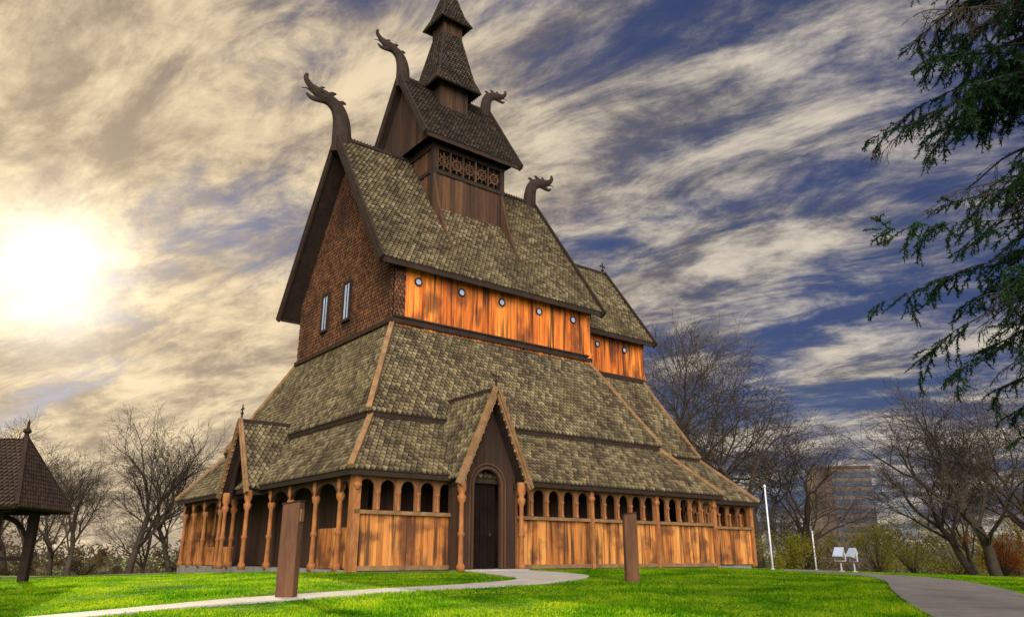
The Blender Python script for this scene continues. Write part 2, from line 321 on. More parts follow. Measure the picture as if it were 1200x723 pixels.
dragon(nave,2.75,22.5,-1,1.06); dragon(nave,16.5,22.5,1,.9); dragon(tow,6.4,28.0,-1,.85); dragon(tow,12.8,28.0,1,.75)
def finial(parent,u,v,z,s=1,ax=0):
    mb=MB(); mb.lathe((u,v,z),[(.07*s,-.3*s),(.07*s,.25*s),(.13*s,.3*s),(.13*s,.36*s),(.05*s,.45*s),(.05*s,.9*s),(.01,1.05*s)],8)
    d=V((1,0,0)) if ax==0 else V((0,1,0)); c=V((u,v,z+.66*s)); mb.beam(c-d*.22*s,c+d*.22*s,.09*s,.09*s); 
    for k in(-1,1): mb.lathe(c+d*.22*s*k-V((0,0,.07*s)),[(.03*s,0),(.07*s,.05*s),(.07*s,.1*s),(.03*s,.14*s)],8)
    mk('finial',mb,M['timber'],parent)
finial(chan,22.9,C0,19.1,.9)
# --- nave walls
nu0,nu1,nv0,nv1=3.7,16.1,4.7,15.5
W1=one('nave_side_wall',M['plank'],church,lambda w:planks(w,(nu0+.15,nv0),(nu1-.1,nv0),10.5,13.95,(0,-1,0),w=.3),'orange stained upright plank upper wall')
one('nave_side_wall',M['plank'],church,lambda w:planks(w,(nu0+.15,nv1),(nu1,nv1),10.5,13.9,(0,1,0),w=.4))
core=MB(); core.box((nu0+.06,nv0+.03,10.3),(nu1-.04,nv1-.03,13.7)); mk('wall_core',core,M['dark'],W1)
sl=8.9/6.0
gw=MB(); gs=MB()
roof_face(gs,gw,(nu0,nv0,10.6),(nu0,nv1,10.6),(nu0,nv0,14.35),(nu0,nv1,14.35),hint=(-1,0,0),e=.18,w=.19,thick=.1)
roof_face(gs,gw,(nu0,nv0-.05,14.3),(nu0,nv1+.05,14.3),(nu0,C0,22.2),(nu0,C0,22.2),hint=(-1,0,0),e=.18,w=.19,thick=.1)
G=mk('gable_wall',gw,M['shingle_red'],church,'gable wall covered in red brown scale shingles'); mk('gable_core',gs,M['dark'],G)
cw_=MB(); roof_face(None,cw_,(nu0-.04,nv0-.10,11.06),(nu0+.55,nv0-.10,11.06),(nu0-.04,nv0-.10,13.95),(nu0+.55,nv0-.10,13.95),hint=(0,-1,0),e=.18,w=.19); mk('corner_shingles',cw_,M['shingle_red'],W1)
ge=MB(); ge.prism([(nu1-.1,nv0,10.6),(nu1-.1,nv1,10.6),(nu1-.1,nv1,14.2),(nu1-.1,C0,22),(nu1-.1,nv0,14.2)],(.1,0,0)); mk('east_gable_wall',ge,M['shingle_red'],church)
bm=MB()
bm.box((nu0-.1,nv0-.16,10.72),(nu1+.12,nv0-.05,10.98)); bm.box((nu0-.08,nv0-.22,10.98),(nu1+.1,nv0-.05,11.06)); bm.box((nu0-.16,nv0-.05,10.72),(nu0-.07,nv1+.1,10.92))
mk('wall_beam',bm,M['timber'],W1)
cm=MB(); cm.lathe((nu1-.05,nv0-.05,10.9),[(.2,0),(.2,.25),(.15,.35),(.15,2.3),(.21,2.4),(.21,2.7)],12); mk('corner_column',cm,M['plank'],W1)
for u in(4.95,7.45,9.95,12.45,14.9):
    f=MB(); k=14
    ring=[(math.cos(2*math.pi*i/k),math.sin(2*math.pi*i/k)) for i in range(k+1)]
    f.strip([(u+.15*a,nv0-.13,12.95+.15*b) for a,b in ring],[(u+.21*a,nv0-.13,12.95+.21*b) for a,b in ring],(0,.09,0))
    Wn=mk('round_window',f,M['timber'],church); g=MB(); g.prism([(u+.155*a,nv0-.10,12.95+.155*b) for a,b in ring[:-1]],(0,.03,0)); mk('window_pane',g,M['glass'],Wn)
for v in(9.4,12.0):
    f=MB(); z0,z1=12.0,13.95; x=nu0-.18
    f.box((x,v-.42,z0-.12),(x+.12,v-.30,z1+.12)); f.box((x,v+.30,z0-.12),(x+.12,v+.42,z1+.12)); f.box((x-.01,v-.29,z1),(x+.12,v+.29,z1+.13)); f.box((x-.04,v-.29,z0-.13),(x+.12,v+.29,z0)); f.box((x+.02,v-.02,z0),(x+.055,v+.02,z1))
    Wn=mk('gable_window',f,M['timber'],G); g=MB(); g.box((x+.06,v-.30,z0),(x+.1,v+.30,z1)); mk('window_pane',g,M['glass'],Wn)
# --- chancel walls
w=MB(); planks(w,(16.2,6.6),(22.4,6.6),10.5,13.5,(0,-1,0),w=.26); planks(w,(22.5,6.6),(22.5,13.6),10.5,13.5,(1,0,0),w=.3)
planks(w,(22.5,6.6),(22.5,13.6),13.5,13.5,(1,0,0),w=.3,zf=lambda s:13.4+(3.5-abs(s-3.5))*1.41)
W2=mk('chancel_wall',w,M['plank'],church,'orange stained plank chancel upper wall'); 
core=MB(); core.box((16.2,6.65,10.4),(22.4,13.55,13.5)); mk('wall_core',core,M['dark'],W2)
one('wall_beam',M['timber'],W2,lambda b:b.box((16.2,6.45,10.68),(22.6,6.54,10.95)))
cm=MB(); cm.lathe((22.45,6.55,10.9),[(.2,0),(.2,.25),(.15,.35),(.15,2.0),(.2,2.1),(.2,2.4)],12); mk('corner_column',cm,M['plank'],W2)
for u in(18.6,20.9):
    ring=[(math.cos(2*math.pi*i/12),math.sin(2*math.pi*i/12)) for i in range(13)]
    f=MB(); f.strip([(u+.13*a,6.47,12.6+.13*b) for a,b in ring],[(u+.2*a,6.47,12.6+.2*b) for a,b in ring],(0,.09,0)); Wn=mk('round_window',f,M['timber'],church)
    g=MB(); g.prism([(u+.135*a,6.50,12.6+.135*b) for a,b in ring[:-1]],(0,.03,0)); mk('window_pane',g,M['glass'],Wn)
# --- tower
tu0,tu1,tv0,tv1=7.4,12.1,7.6,12.6
w=MB(); planks(w,(tu0,tv0),(tu1,tv0),17.6,20.85,(0,-1,0),w=.27); planks(w,(tu0,tv0),(tu0,tv1),17.6,22.9,(-1,0,0),w=.3); planks(w,(tu1,tv0),(tu1,tv1),17.6,22.9,(1,0,0),w=.3); planks(w,(tu0,tv1),(tu1,tv1),17.6,22.9,(0,1,0),w=.3)
T=mk('tower_wall',w,M['plank_dark'],church,'dark plank tower wall with lattice band')
for u,nn in((6.75,-1),(12.5,1)): one('tower_gable_wall',M['plank_tower'],church,lambda w:planks(w,(u,7.2),(u,13.0),22.7,22.7,(nn,0,0),w=.25,zf=lambda s:23.0+(2.9-abs(s-2.9))*1.6))
core=MB(); core.box((tu0+.05,tv0+.04,17.5),(tu1-.05,tv1-.04,23.2)); mk('wall_core',core,M['dark'],T)
for z,hh,o in((20.85,.22,.14),(22.35,.3,.16)):
    b=MB(); b.box((tu0-o,tv0-o,z),(tu1+o,tv0-.02,z+hh)); b.box((tu0-o,tv0,z),(tu0-.06,tv1,z+hh)); b.box((tu1+.06,tv0,z),(tu1+o,tv1,z+hh)); mk('tower_beam',b,M['timber'],T)
for u in(tu0,tu1): one('tower_post',M['timber'],T,lambda b:b.box((u-.14,tv0-.17,17.5),(u+.14,tv0+.12,22.8)))
lt=MB(); nb=5; bw=(tu1-tu0-.3)/nb
for i in range(nb):
    a=tu0+.15+i*bw; c=a+bw/2; zc=21.7
    for k in range(4):
        an=math.pi*k/4; dx,dz=math.cos(an)*.42,math.sin(an)*.56
        lt.beam((c-dx,tv0-.06-.012*k,zc-dz),(c+dx,tv0-.06-.012*k,zc+dz),.05,.09,up=(0,1,0))
    ring=[(math.cos(2*math.pi*q/12),math.sin(2*math.pi*q/12)) for q in range(13)]
    lt.strip([(c+.24*x,tv0-.13,zc+.26*y) for x,y in ring],[(c+.34*x,tv0-.13,zc+.36*y) for x,y in ring],(0,.04,0))
    lt.box((a-.05,tv0-.15,21.07),(a+.05,tv0-.03,22.35))
mk('lattice_band',lt,M['plank_dark'],T)
rz=lambda v:13.6+(v-4.1)*sl
for u in(tu0-.1,tu1-.1):
    fl=MB(); lo=[];hi=[]
    for k in range(11):
        t=k/10; v=tv0-.05-2.1*t; lo.append((u,v,rz(v)-.05)); hi.append((u,v,rz(v)+.12+2.4*(1-t)**2.6))
    fl.strip(lo,hi,(.14,0,0)); mk('curved_brace',fl,M['plank_dark'],T)
tc0=9.6
def turret_box(hw,z0,z1,name):
    mb=MB(); 
    for (p,q,nn) in(((tc0-hw,C0-hw),(tc0+hw,C0-hw),(0,-1,0)),((tc0-hw,C0-hw),(tc0-hw,C0+hw),(-1,0,0)),((tc0+hw,C0-hw),(tc0+hw,C0+hw),(1,0,0)),((tc0-hw,C0+hw),(tc0+hw,C0+hw),(0,1,0))): planks(mb,p,q,z0,z1,nn,w=.2)
    mb.box((tc0-hw+.01,C0-hw+.01,z0),(tc0+hw-.01,C0+hw-.01,z1))
    for a in(-1,1):
        for b_ in(-1,1): mb.box((tc0+a*hw-.09,C0+b_*hw-.09,z0),(tc0+a*hw+.09,C0+b_*hw+.09,z1+.01))
    return mk(name,mb,M['plank_tower'],church)
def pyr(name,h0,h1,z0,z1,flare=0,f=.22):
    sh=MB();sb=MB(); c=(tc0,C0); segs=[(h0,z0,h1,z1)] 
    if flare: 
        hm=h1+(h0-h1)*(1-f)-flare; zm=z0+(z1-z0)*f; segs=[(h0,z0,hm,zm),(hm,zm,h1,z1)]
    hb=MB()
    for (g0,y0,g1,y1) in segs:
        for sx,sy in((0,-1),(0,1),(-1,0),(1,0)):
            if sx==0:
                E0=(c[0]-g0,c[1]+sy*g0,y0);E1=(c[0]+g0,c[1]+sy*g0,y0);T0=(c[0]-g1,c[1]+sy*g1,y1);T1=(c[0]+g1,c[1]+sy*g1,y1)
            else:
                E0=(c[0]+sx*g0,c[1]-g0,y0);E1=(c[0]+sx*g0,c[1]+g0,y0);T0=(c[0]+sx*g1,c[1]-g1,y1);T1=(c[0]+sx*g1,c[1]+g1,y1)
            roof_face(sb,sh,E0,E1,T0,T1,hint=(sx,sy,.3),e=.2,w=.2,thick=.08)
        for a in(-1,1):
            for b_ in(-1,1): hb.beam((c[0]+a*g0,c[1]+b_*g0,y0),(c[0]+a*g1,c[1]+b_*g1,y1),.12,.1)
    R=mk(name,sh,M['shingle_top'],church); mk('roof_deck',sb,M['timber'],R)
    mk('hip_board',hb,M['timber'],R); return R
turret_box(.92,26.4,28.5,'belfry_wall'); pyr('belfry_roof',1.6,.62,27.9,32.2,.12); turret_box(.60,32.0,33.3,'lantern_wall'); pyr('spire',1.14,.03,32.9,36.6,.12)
# --- gallery
st=MB(); st.box((-.05,-.05,-.8),(20.05,VW+.05,.06)); mk('foundation',st,M['stone'],church)
st=MB(); st.box((20.2,2.05,-.9),(25.6,18.4,.05)); mk('foundation',st,M['stone'],church)
def FS(a,b,z): return V((a,-b,z))
def FWt(a,b,z): return V((-b,a,z))
def arcade(mb,F,a0,nb,bw,ow,z0,z1,b=0,th=.1,top=.14):
    r=ow/2; zs=z1-top-r
    ext=F(0,1,0)*th
    for i in range(nb):
        A=a0+i*bw; c=A+bw/2
        mb.strip([F(A,b,z0),F(c-r,b,z0)],[F(A,b,z1),F(c-r,b,z1)],ext)
        mb.strip([F(c+r,b,z0),F(A+bw,b,z0)],[F(c+r,b,z1),F(A+bw,b,z1)],ext)
        L_=[];H_=[]
        for k in range(17):
            t=math.pi*k/16; x=c-r*math.cos(t); L_.append(F(x,b,zs+r*math.sin(t))); H_.append(F(x,b,z1-.002))
        mb.strip(L_,H_,ext)
colm=MB(); colm.lathe((0,0,0),[(.08,0),(.08,.07),(.05,.12),(.045,.42),(.05,.52),(.085,.58),(.09,.64),(.06,.68)],10)
colmesh=mesh_from('arcade_column',colm,M['column'],True)
def place(name,me,loc,parent=church,sc=None):
    o=bpy.data.objects.new(name,me); scene.collection.objects.link(o); o.parent=parent; o.location=loc
    if sc: o.scale=sc
    return o
ZA=3.3; OW=.60; TP=.16
GA=one('gallery_arcade',M['arcade'],church,lambda b:arcade(b,FS,.0,5,.84,OW,2.02,ZA,top=TP),'row of small round arched gallery openings')
for i in range(6): place('arcade_column',colmesh,(.0+i*.84+(.06 if i==0 else 0),-.14,2.06),GA)
GA=one('gallery_arcade',M['arcade'],church,lambda b:arcade(b,FS,7.1,15,.84,OW,2.02,ZA,top=TP),'row of small round arched gallery openings')
for i in range(16): place('arcade_column',colmesh,(7.1+i*.84,-.14,2.06),GA)
for (a,c,a2,c2) in((0,4.25,-.08,4.2),(7.05,19.75,7.1,19.8)):
    GW=one('gallery_wall',M['plank_low'],church,lambda b:planks(b,(a,0),(c,0),.1,1.95,(0,-1,0),w=.24),'waist high orange brown plank gallery wall')
    one('sill_beam',M['trim'],GW,lambda b:b.box((a2,-.2,1.93),(c2,.12,2.06))); one('base_beam',M['trim'],GW,lambda b:b.box((a2,-.16,.04),(c2,-.085,.2)))
for u in(0.0,4.25,7.0,11.3,15.5,19.75): 
    ps=MB(); ps.box((u-.09,-.24,0),(u+.09,-.10,3.3)) if u not in(0.0,) else ps.box((u-.14,-.2,0),(u+.14,.16,3.4))
    ps.lathe((u,-.17,2.75),[(.10,0),(.16,.12),(.16,.2),(.11,.25)],10)
    mk('gallery_post',ps,M['column'],church)
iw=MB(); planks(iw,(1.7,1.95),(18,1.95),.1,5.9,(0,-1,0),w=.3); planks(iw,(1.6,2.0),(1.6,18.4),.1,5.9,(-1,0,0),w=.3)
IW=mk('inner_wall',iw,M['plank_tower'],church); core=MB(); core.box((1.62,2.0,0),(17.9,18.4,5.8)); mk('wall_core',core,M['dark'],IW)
def FC(a,b,z): return V((a,2.0-b,z))
ca=MB(); arcade(ca,FC,20.0,6,.94,.66,2.02,ZA,top=TP); CA2=mk('chancel_gallery_arcade',ca,M['arcade'],church)
for i in range(7): place('arcade_column',colmesh,(20.0+i*.94,1.86,2.06),CA2)
gl=MB(); planks(gl,(20,2.0),(25.7,2.0),.1,1.95,(0,-1,0),w=.24); planks(gl,(25.7,2.0),(25.7,18.4),.1,3.3,(1,0,0),w=.3); planks(gl,(19.9,.1),(19.9,1.9),.1,1.95,(1,0,0),w=.24)
CW=mk('chancel_gallery_wall',gl,M['plank_low'],church); one('sill_beam',M['trim'],CW,lambda b:b.box((20,1.8,1.93),(25.75,2.1,2.06))); one('corner_post',M['column'],CW,lambda b:b.box((25.6,1.82,0),(25.85,2.08,3.4)))
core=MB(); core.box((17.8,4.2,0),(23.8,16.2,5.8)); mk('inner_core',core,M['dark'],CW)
wc=MB()
wc.lathe((0,0,0),[(.16,0),(.16,.2),(.10,.3),(.09,1.2),(.13,1.25),(.13,1.35),(.09,1.4),(.085,2.4),(.15,2.5),(.17,2.65),(.10,2.75),(.17,2.9),(.17,3.3)],12)
wmesh=mesh_from('loggia_column',wc,M['column'],True)
wposts=[1.1,3.2,5.6,7.7,12.4,14.3,16.7,18.6,20.2]
LO=MB(); LO.box((-.1,.2,3.12),(.12,VW,3.36)); 
def archbrace(mb,a0,a1,F,b,zt,drop):
    c=(a0+a1)/2; r=(a1-a0)/2; L_=[];H_=[]
    for k in range(13):
        t=math.pi*k/12; L_.append(F(c-r*math.cos(t),b,zt-drop+drop*math.sin(t)*.92)); H_.append(F(c-r*math.cos(t),b,zt))
    mb.strip(L_,H_,F(0,1,0)*.1)
al=[0.15]+wposts
for a,c in zip(al[:-1],al[1:]):
    if a==7.7: continue
    archbrace(LO,a+.1,c-.1,FWt,0,3.15,.6)
LG=mk('loggia_arches',LO,M['plank_dark'],church,'open timber loggia with curved arch braces')
for v in wposts: place('loggia_column',wmesh,(0,v,0),LG)
for a,c,h_ in((.3,3.2,1.5),(12.6,20.1,.95)): one('loggia_wall',M['plank_low'],church,lambda b:planks(b,(.25,a),(.25,c),.1,h_,(-1,0,0),w=.24))
one('back_wall',M['plank_low'],church,lambda b:planks(b,(.1,VW),(20,VW),.1,3.3,(0,1,0),w=.4))
# --- porches
def porch(F,ac,bo,parent_label,zr,nm,back=2.4,hw=1.7,ze=3.3,arch=True):
    sh=MB();sl_=MB(); 
    for sg in(-1,1):
        roof_face(sl_,sh,F(ac+sg*hw,bo,ze),F(ac+sg*hw,-back,ze),F(ac,bo,zr),F(ac,-back,zr),hint=tuple(F(sg,0,.5)),thick=.1)
    R=mk(nm+'_roof',sh,M['shingle'],church,parent_label); mk('roof_deck',sl_,M['timber'],R)
    bb=MB(); slp=(zr-ze)/hw
    for sg in(-1,1):
        p=F(ac+sg*(hw+.12),bo+.07,ze-.12*slp); q=F(ac,bo+.07,zr+.08); up=F(sg,0,1)
        bb.beam(p,q,.12,.28,up=tuple(up)); bb.beam(p+F(0,.08,0),q+F(0,.08,0),.06,.08,up=tuple(up))
        d=q-p; k=13; nrm_=F(-sg*slp,0,-1).normalized()
        for i in range(1,k):
            c=p+d*(i/k)+nrm_*.15; bb.lathe(c-V((0,0,.05)),[(.02,0),(.06,.02),(.06,.09),(.02,.12)],6)
    mk('bargeboard',bb,M['trim'],R)
    if arch:
        gb=MB(); L_=[];H_=[]; rw=1.12
        for k in range(31):
            x=-1.5+3.0*k/30; top=zr-abs(x)*slp-.12; 
            bot=ze-.25+1.75*math.sqrt(max(0,1-(x/rw)**2)) if abs(x)<rw else ze-.25
            bot=min(bot,top-.05); L_.append(F(ac+x,bo-.35,bot)); H_.append(F(ac+x,bo-.35,top))
        gb.strip(L_,H_,F(0,1,0)*.1)
        mk('gable_arch',gb,M['timber'],R)
    for sg in(-1,1): one('porch_beam',M['timber'],R,lambda b:b.beam(F(ac+sg*(hw-.25),bo-.1,3.15),F(ac+sg*(hw-.25),0.05,3.15),.16,.2))
    for sg in(-1,1): place('porch_column',wmesh,F(ac+sg*1.42,bo-.17,-.02),R)
    rb=MB(); rb.beam(F(ac,bo,zr+.03),F(ac,-back,zr+.03),.16,.14); mk('ridge_board',rb,M['timber'],R)
    p=F(ac,bo+.02,zr+.15); finial(R,p.x,p.y,p.z,.62,0 if F is FS else 1)
    return R
porch(FS,5.3,1.15,'steep gabled porch roof over the church door',6.8,'porch',hw=1.6,arch=False)
porch(FWt,C0-.1,.9,'steep gabled porch over the loggia',6.4,'loggia_porch')
def portal(F,ac,b,nm,zt,z1,side=0,gable=None):
    """plank front with one tall round arched opening; gable=(zr,slope) trims the top to the porch roof"""
    fr=MB(); r=.62; zs=zt-r; W_=1.38
    def top(x): return min(z1,gable[0]-abs(x)*gable[1]) if gable else z1
    n=8
    for sg in(-1,1):
        X_=[r+(W_-r)*k/n for k in range(n+1)]
        fr.strip([F(ac+sg*x,b,.05) for x in X_],[F(ac+sg*x,b,top(x)) for x in X_],F(0,1,0)*.12)
    T_=[math.pi*k/24 for k in range(25)]
    fr.strip([F(ac-r*math.cos(t),b,zs+r*math.sin(t)) for t in T_],[F(ac-r*math.cos(t),b,top(r*math.cos(t))) for t in T_],F(0,1,0)*.12)
    P=mk(nm,fr,M['plank_tower'],church,'tall dark round arched carved doorway')
    rg=MB(); 
    for o,ww in((.03,.09),(.20,.05)):
        L_=[];H_=[]; q_=r+o
        pts=[(-1,None)]+[(-math.cos(math.pi*k/18),math.sin(math.pi*k/18)) for k in range(19)]+[(1,None)]
        for x,y in pts:
            L_.append(F(ac+x*q_,b+.12,.08 if y is None else zs+y*q_)); H_.append(F(ac+x*(q_+ww),b+.12,.08 if y is None else zs+y*(q_+ww)))
        rg.strip(L_,H_,F(0,1,0)*.05)
    mk('carved_frame',rg,M['plank_dark'],P)
    if side:
        for sg in(-1,1): one('side_panel',M['plank_tower'],P,lambda m_:m_.strip([F(ac+sg*W_,b,.05),F(ac+sg*(W_-.08),b,.05)],[F(ac+sg*W_,b,3.2),F(ac+sg*(W_-.08),b,3.2)],F(0,-1,0)*side))
    dr=MB(); p=F(ac-.66,b-.3,0);q=F(ac+.66,b-.3,0); planks(dr,(p.x,p.y),(q.x,q.y),.08,zt+.05,tuple(F(0,1,0)),w=.2)
    D=mk('door',dr,M['dark'],P); hd=MB(); hd.lathe(F(ac+.38,b-.2,1.25),[(.05,0),(.05,.1),(.02,.12)],8); mk('door_handle',hd,M['timber'],D)
portal(FS,5.3,.52,'portal',3.72,6.6,side=.5,gable=(6.55,2.19)); portal(FWt,C0,-1.5,'loggia_portal',3.1,3.5)
stp=MB(); stp.box((4.0,-1.5,-.6),(6.7,.0,.05)); mk('door_step',stp,M['concrete'],church)
# ---------------------------------------------------------------- gate shelter
gzl=float(gz(-18,28))
lg=empty('gate_shelter',(-17.85,28.0,gzl),math.radians(4),'small open wooden gate shelter with steep shingled roof and finial','gate shelter')
sh=MB();sb=MB(); zr,ze=5.0,2.5; er=1.15; ey=1.9
kw=dict(e=.16,w=.17)
roof_face(sb,sh,(-7,-ey,ze),(er,-ey,ze),(-5.9,0,zr),(0,0,zr),**kw); roof_face(sb,sh,(-7,ey,ze),(er,ey,ze),(-5.9,0,zr),(0,0,zr),**kw); roof_face(sb,sh,(er,-ey,ze),(er,ey,ze),(0,0,zr),(0,0,zr),hint=(1,0,.5),**kw); roof_face(sb,sh,(-7,-ey,ze),(-7,ey,ze),(-5.9,0,zr),(-5.9,0,zr),hint=(-1,0,.5),**kw)
R=mk('shelter_roof',sh,M['shingle_dk'],lg); mk('roof_deck',sb,M['timber'],R)
for y in(-ey,ey):
    one('hip_board',M['timber'],R,lambda b:b.beam((er,y,ze+.05),(0,0,zr+.08),.12,.12)); one('hip_board',M['timber'],R,lambda b:b.beam((-7,y,ze+.05),(-5.9,0,zr+.08),.12,.12))
mb=MB(); mb.lathe((0,0,zr),[(.08,-.3),(.08,.2),(.16,.26),(.12,.35),(.05,.4),(.05,.6),(.01,.7)],8); mk('finial',mb,M['timber'],R)
for u in(-5.6,-2.7,.2):
    for v in(-1.2,1.2): one('shelter_post',M['timber'],lg,lambda p:p.box((u-.14,v-.14,-.3),(u+.14,v+.14,2.55)))
for v in(-1.2,1.2):
    one('shelter_beam',M['timber'],lg,lambda b:b.box((-6.4,v-.1,2.35),(.7,v+.1,2.56)))
    for u,s in((-5.6,1),(-2.7,-1),(-2.7,1),(.2,-1)):
        br=MB(); L_=[];H_=[]
        for k in range(9):
            t=k/8*math.pi/2; x=u+s*(.1+1.2*(1-math.cos(t))); L_.append((x,v-.06,1.2+1.15*math.sin(t)-.12)); H_.append((x,v-.06,1.2+1.15*math.sin(t)+.06))
        br.strip(L_,H_,(0,.12,0)); mk('curved_brace',br,M['timber'],lg)
one('rail',M['timber'],lg,lambda b:b.box((-5.6,1.12,.75),(.1,1.24,.9)))
# ---------------------------------------------------------------- sign posts etc
def signpost(X,Y,w,d,h,rot,label,plaque):
    z=float(gz(X,Y)); e=empty('sign_post',(X,Y,z),rot,label,'sign post')
    mb=MB(); mb.prism([(-w/2,-d/2,-.2),(w/2,-d/2,-.2),(w/2,-d/2,h),(-w/2,-d/2,h-.06)],(0,d,0)); 
    mk('slab',mb,M['signwood'],e)
    c=MB(); c.prism([(-w/2-.02,-d/2-.02,h-.063),(w/2+.02,-d/2-.02,h+.004),(w/2+.02,-d/2-.02,h+.03),(-w/2-.02,-d/2-.02,h-.035)],(0,d+.04,0)); mk('cap',c,M['timber'],e)
    if plaque:
        p=MB(); p.box((w/2,-.07,h-.42),(w/2+.03,.07,h-.16)); mk('plaque',p,M['trim'],e)
    return e
signpost(-4.82,17.3,.40,.22,2.0,math.radians(-12),'thick brown wooden sign post with small plaque on lawn',True)
signpost(3.28,22,.36,.18,1.84,math.radians(14),'reddish brown wooden post standing on lawn',False)
def pole(X,Y,h,r,label):
    z=float(gz(X,Y)); e=empty('pole',(X,Y,z),0,label,'pole'); mb=MB(); mb.lathe((0,0,-.2),[(r,0),(r*.7,h+.2)],10); mk('shaft',mb,M['white'],e,smooth=True)
    b=MB(); b.lathe((0,0,-.05),[(r*2.2,0),(r*2.2,.1),(r*1.2,.14)],10); mk('base',b,M['metal'],e)
    c=MB(); c.lathe((0,0,h),[(r*.7,0),(r*1.3,.04),(r*1.3,.1),(r*.3,.15)],10); mk('cap',c,M['white'],e)
pole(11.7,36,3.6,.045,'slim white metal pole beside the church'); pole(22,58,2.6,.06,'short white pole on the far lawn')
for i,(X,Y,ry) in enumerate(((15.6,38,.25),(16.35,38.3,-.15))):
    z=float(gz(X,Y)); e=empty('floodlight',(X,Y,z),math.radians(115)+ry,'white ground floodlight aimed at the church, unlit','floodlight',group='floodlights on the lawn')
    p=MB(); p.lathe((0,0,-.1),[(.14,0),(.14,.14),(.04,.18),(.035,.5)],10); p.beam((-.26,0,.5),(.26,0,.5),.05,.05); p.beam((-.26,0,.5),(-.26,0,.85),.04,.06,up=(0,1,0)); p.beam((.26,0,.5),(.26,0,.85),.04,.06,up=(0,1,0)); mk('stand',p,M['metal'],e)
    h=MB(); R_=Matrix.Rotation(math.radians(35),3,'X')
    vs=[R_@V(q)+V((0,0,.82)) for q in((-.24,.16,-.26),(.24,.16,-.26),(.24,.16,.26),(-.24,.16,.26),(-.15,-.14,-.14),(.15,-.14,-.14),(.15,-.14,.14),(-.15,-.14,.14))]
    h.add(vs,[(0,1,2,3),(7,6,5,4),(0,4,5,1),(1,5,6,2),(2,6,7,3),(3,7,4,0)]); mk('housing',h,M['metal'],e)
    l=MB(); l.qbox(R_@V((-.21,.162,-.23))+V((0,0,.82)),R_@V((.42,0,0)),R_@V((0,.01,0)),R_@V((0,0,.46))); mk('lens',l,M['glass'],e)
# office building
ob=empty('office_building',(87.0,205,-6),math.radians(-6),'distant brown office block with blue grey window stripes','office building')
w=MB(); w.box((-7.6,-6,0),(5.6,5,28.2)); mk('wall',w,M['facade'],ob)
one('parapet',M['facade'],ob,lambda b:b.box((-7.8,-6.2,28.2),(5.8,5.2,28.7)))
for k in range(12):
    z=1.0+k*2.25
    one('floor_band',M['band'],ob,lambda b:b.box((-4.2,-6.14,z+1.25),(5.7,-6.02,z+2.2)))
    one('window_row',M['officeglass'],ob,lambda b:[b.box((-4.1+i*1.22,-6.08,z),(-4.1+i*1.22+1.18,-6.02,z+1.2)) for i in range(8)])
# ---------------------------------------------------------------- bare trees
def bare_tree(seed,H,spread=.9,maxl=6,weep=0.0,pr=.88):
    rs=random.Random(seed); tr=MB(); cr=MB()
    def grow(p,d,L,r,lv):
        segs=4 if lv==0 else 3; q=p; dd=d.copy(); rr=r
        for i in range(segs):
            dd=(dd+V((rs.gauss(0,.15),rs.gauss(0,.15),rs.gauss(0,.08)+ (.05 if lv<4 else -weep)))).normalized()
            q2=q+dd*(L/segs); r2=max(rr*(.88 if lv else .9),.007)
            (tr if lv==0 else cr).tube(q,q2,rr,r2,7 if lv==0 else (5 if lv<3 else 3)); q,rr=q2,r2
            if lv<maxl and (i>0 or lv>1) and not(lv==0 and i<1):
                for _ in range(1 if lv>0 else 2):
                    if rs.random()<pr:
                        ax=dd.orthogonal(); ax.rotate(Matrix.Rotation(rs.uniform(0,6.28),3,dd)); nd=(dd+ax*rs.uniform(.6,1.15)*spread).normalized()
                        grow(q,nd,L*rs.uniform(.55,.78),rr*rs.uniform(.42,.6),lv+1)
        if lv<maxl:
            ax=dd.orthogonal(); ax.rotate(Matrix.Rotation(rs.uniform(0,6.28),3,dd))
            for s in(-1,1): grow(q,(dd+ax*s*.4*spread).normalized(),L*rs.uniform(.6,.8),rr*.72,lv+1)
    grow(V((0,0,-.3)),V((0,0,1)),H*.34,H*.022,0)
    return tr,cr
variants=[]
for sd,sp,wp,pr in((3,.9,0,.88),(11,1.0,.02,.92),(23,.75,0,.88),(31,1.0,.05,.90)):
    t,c=bare_tree(sd,10,sp,5,wp,pr); zmax=max(v[2] for v in c.v); variants.append((mesh_from('trunk',t,M['bark'],True),mesh_from('crown',c,M['bark']),zmax))
def put_tree(X,Y,h,vi,rot,wide=1.,label='bare leafless deciduous tree beyond the lawn',grp='bare trees around the lawn'):
    t,c,zm=variants[vi]; s=h/zm; e=empty('bare_tree',(X,Y,float(gz(X,Y))-.1),rot,label,'tree',group=grp)
    for nm,me in(('trunk',t),('crown',c)):
        o=bpy.data.objects.new(nm,me); scene.collection.objects.link(o); o.parent=e; o.scale=(s*wide,s*wide,s)
for i,(X,Y,h,vi,wd) in enumerate([(-28.7,60,14,0,1),(-35,61,9.5,1,1),(-31.5,57,10,2,1),(-26.2,62,11,2,1),(-25.3,68,9.5,0,1),(-41,65,14,1,1),(-24,74,9,1,1),(-45,75,11,2,1),(-37,80,10,0,1),
    (13.4,64,22.5,3,.72),(18.0,58,14,3,1.05),(21.2,60,11.5,1,1.1),(25,68,8.5,0,1.1),(15.5,72,16,2,1),
    (27.2,45,12,1,1.3),(31.5,46,12,0,1.3),(30,52,10,2,1.3),(33.5,58,8,2,1.2),(38,60,10,0,1.1),(24.2,75,8,2,1)]):
    lab='tall spreading bare tree behind the church' if h>14 and X>0 else ('broad dense bare tree beside the asphalt path' if X>26.5 and Y<50 else 'bare leafless deciduous tree beyond the lawn')
    put_tree(X,Y,h,vi,i*1.37,wd,lab)
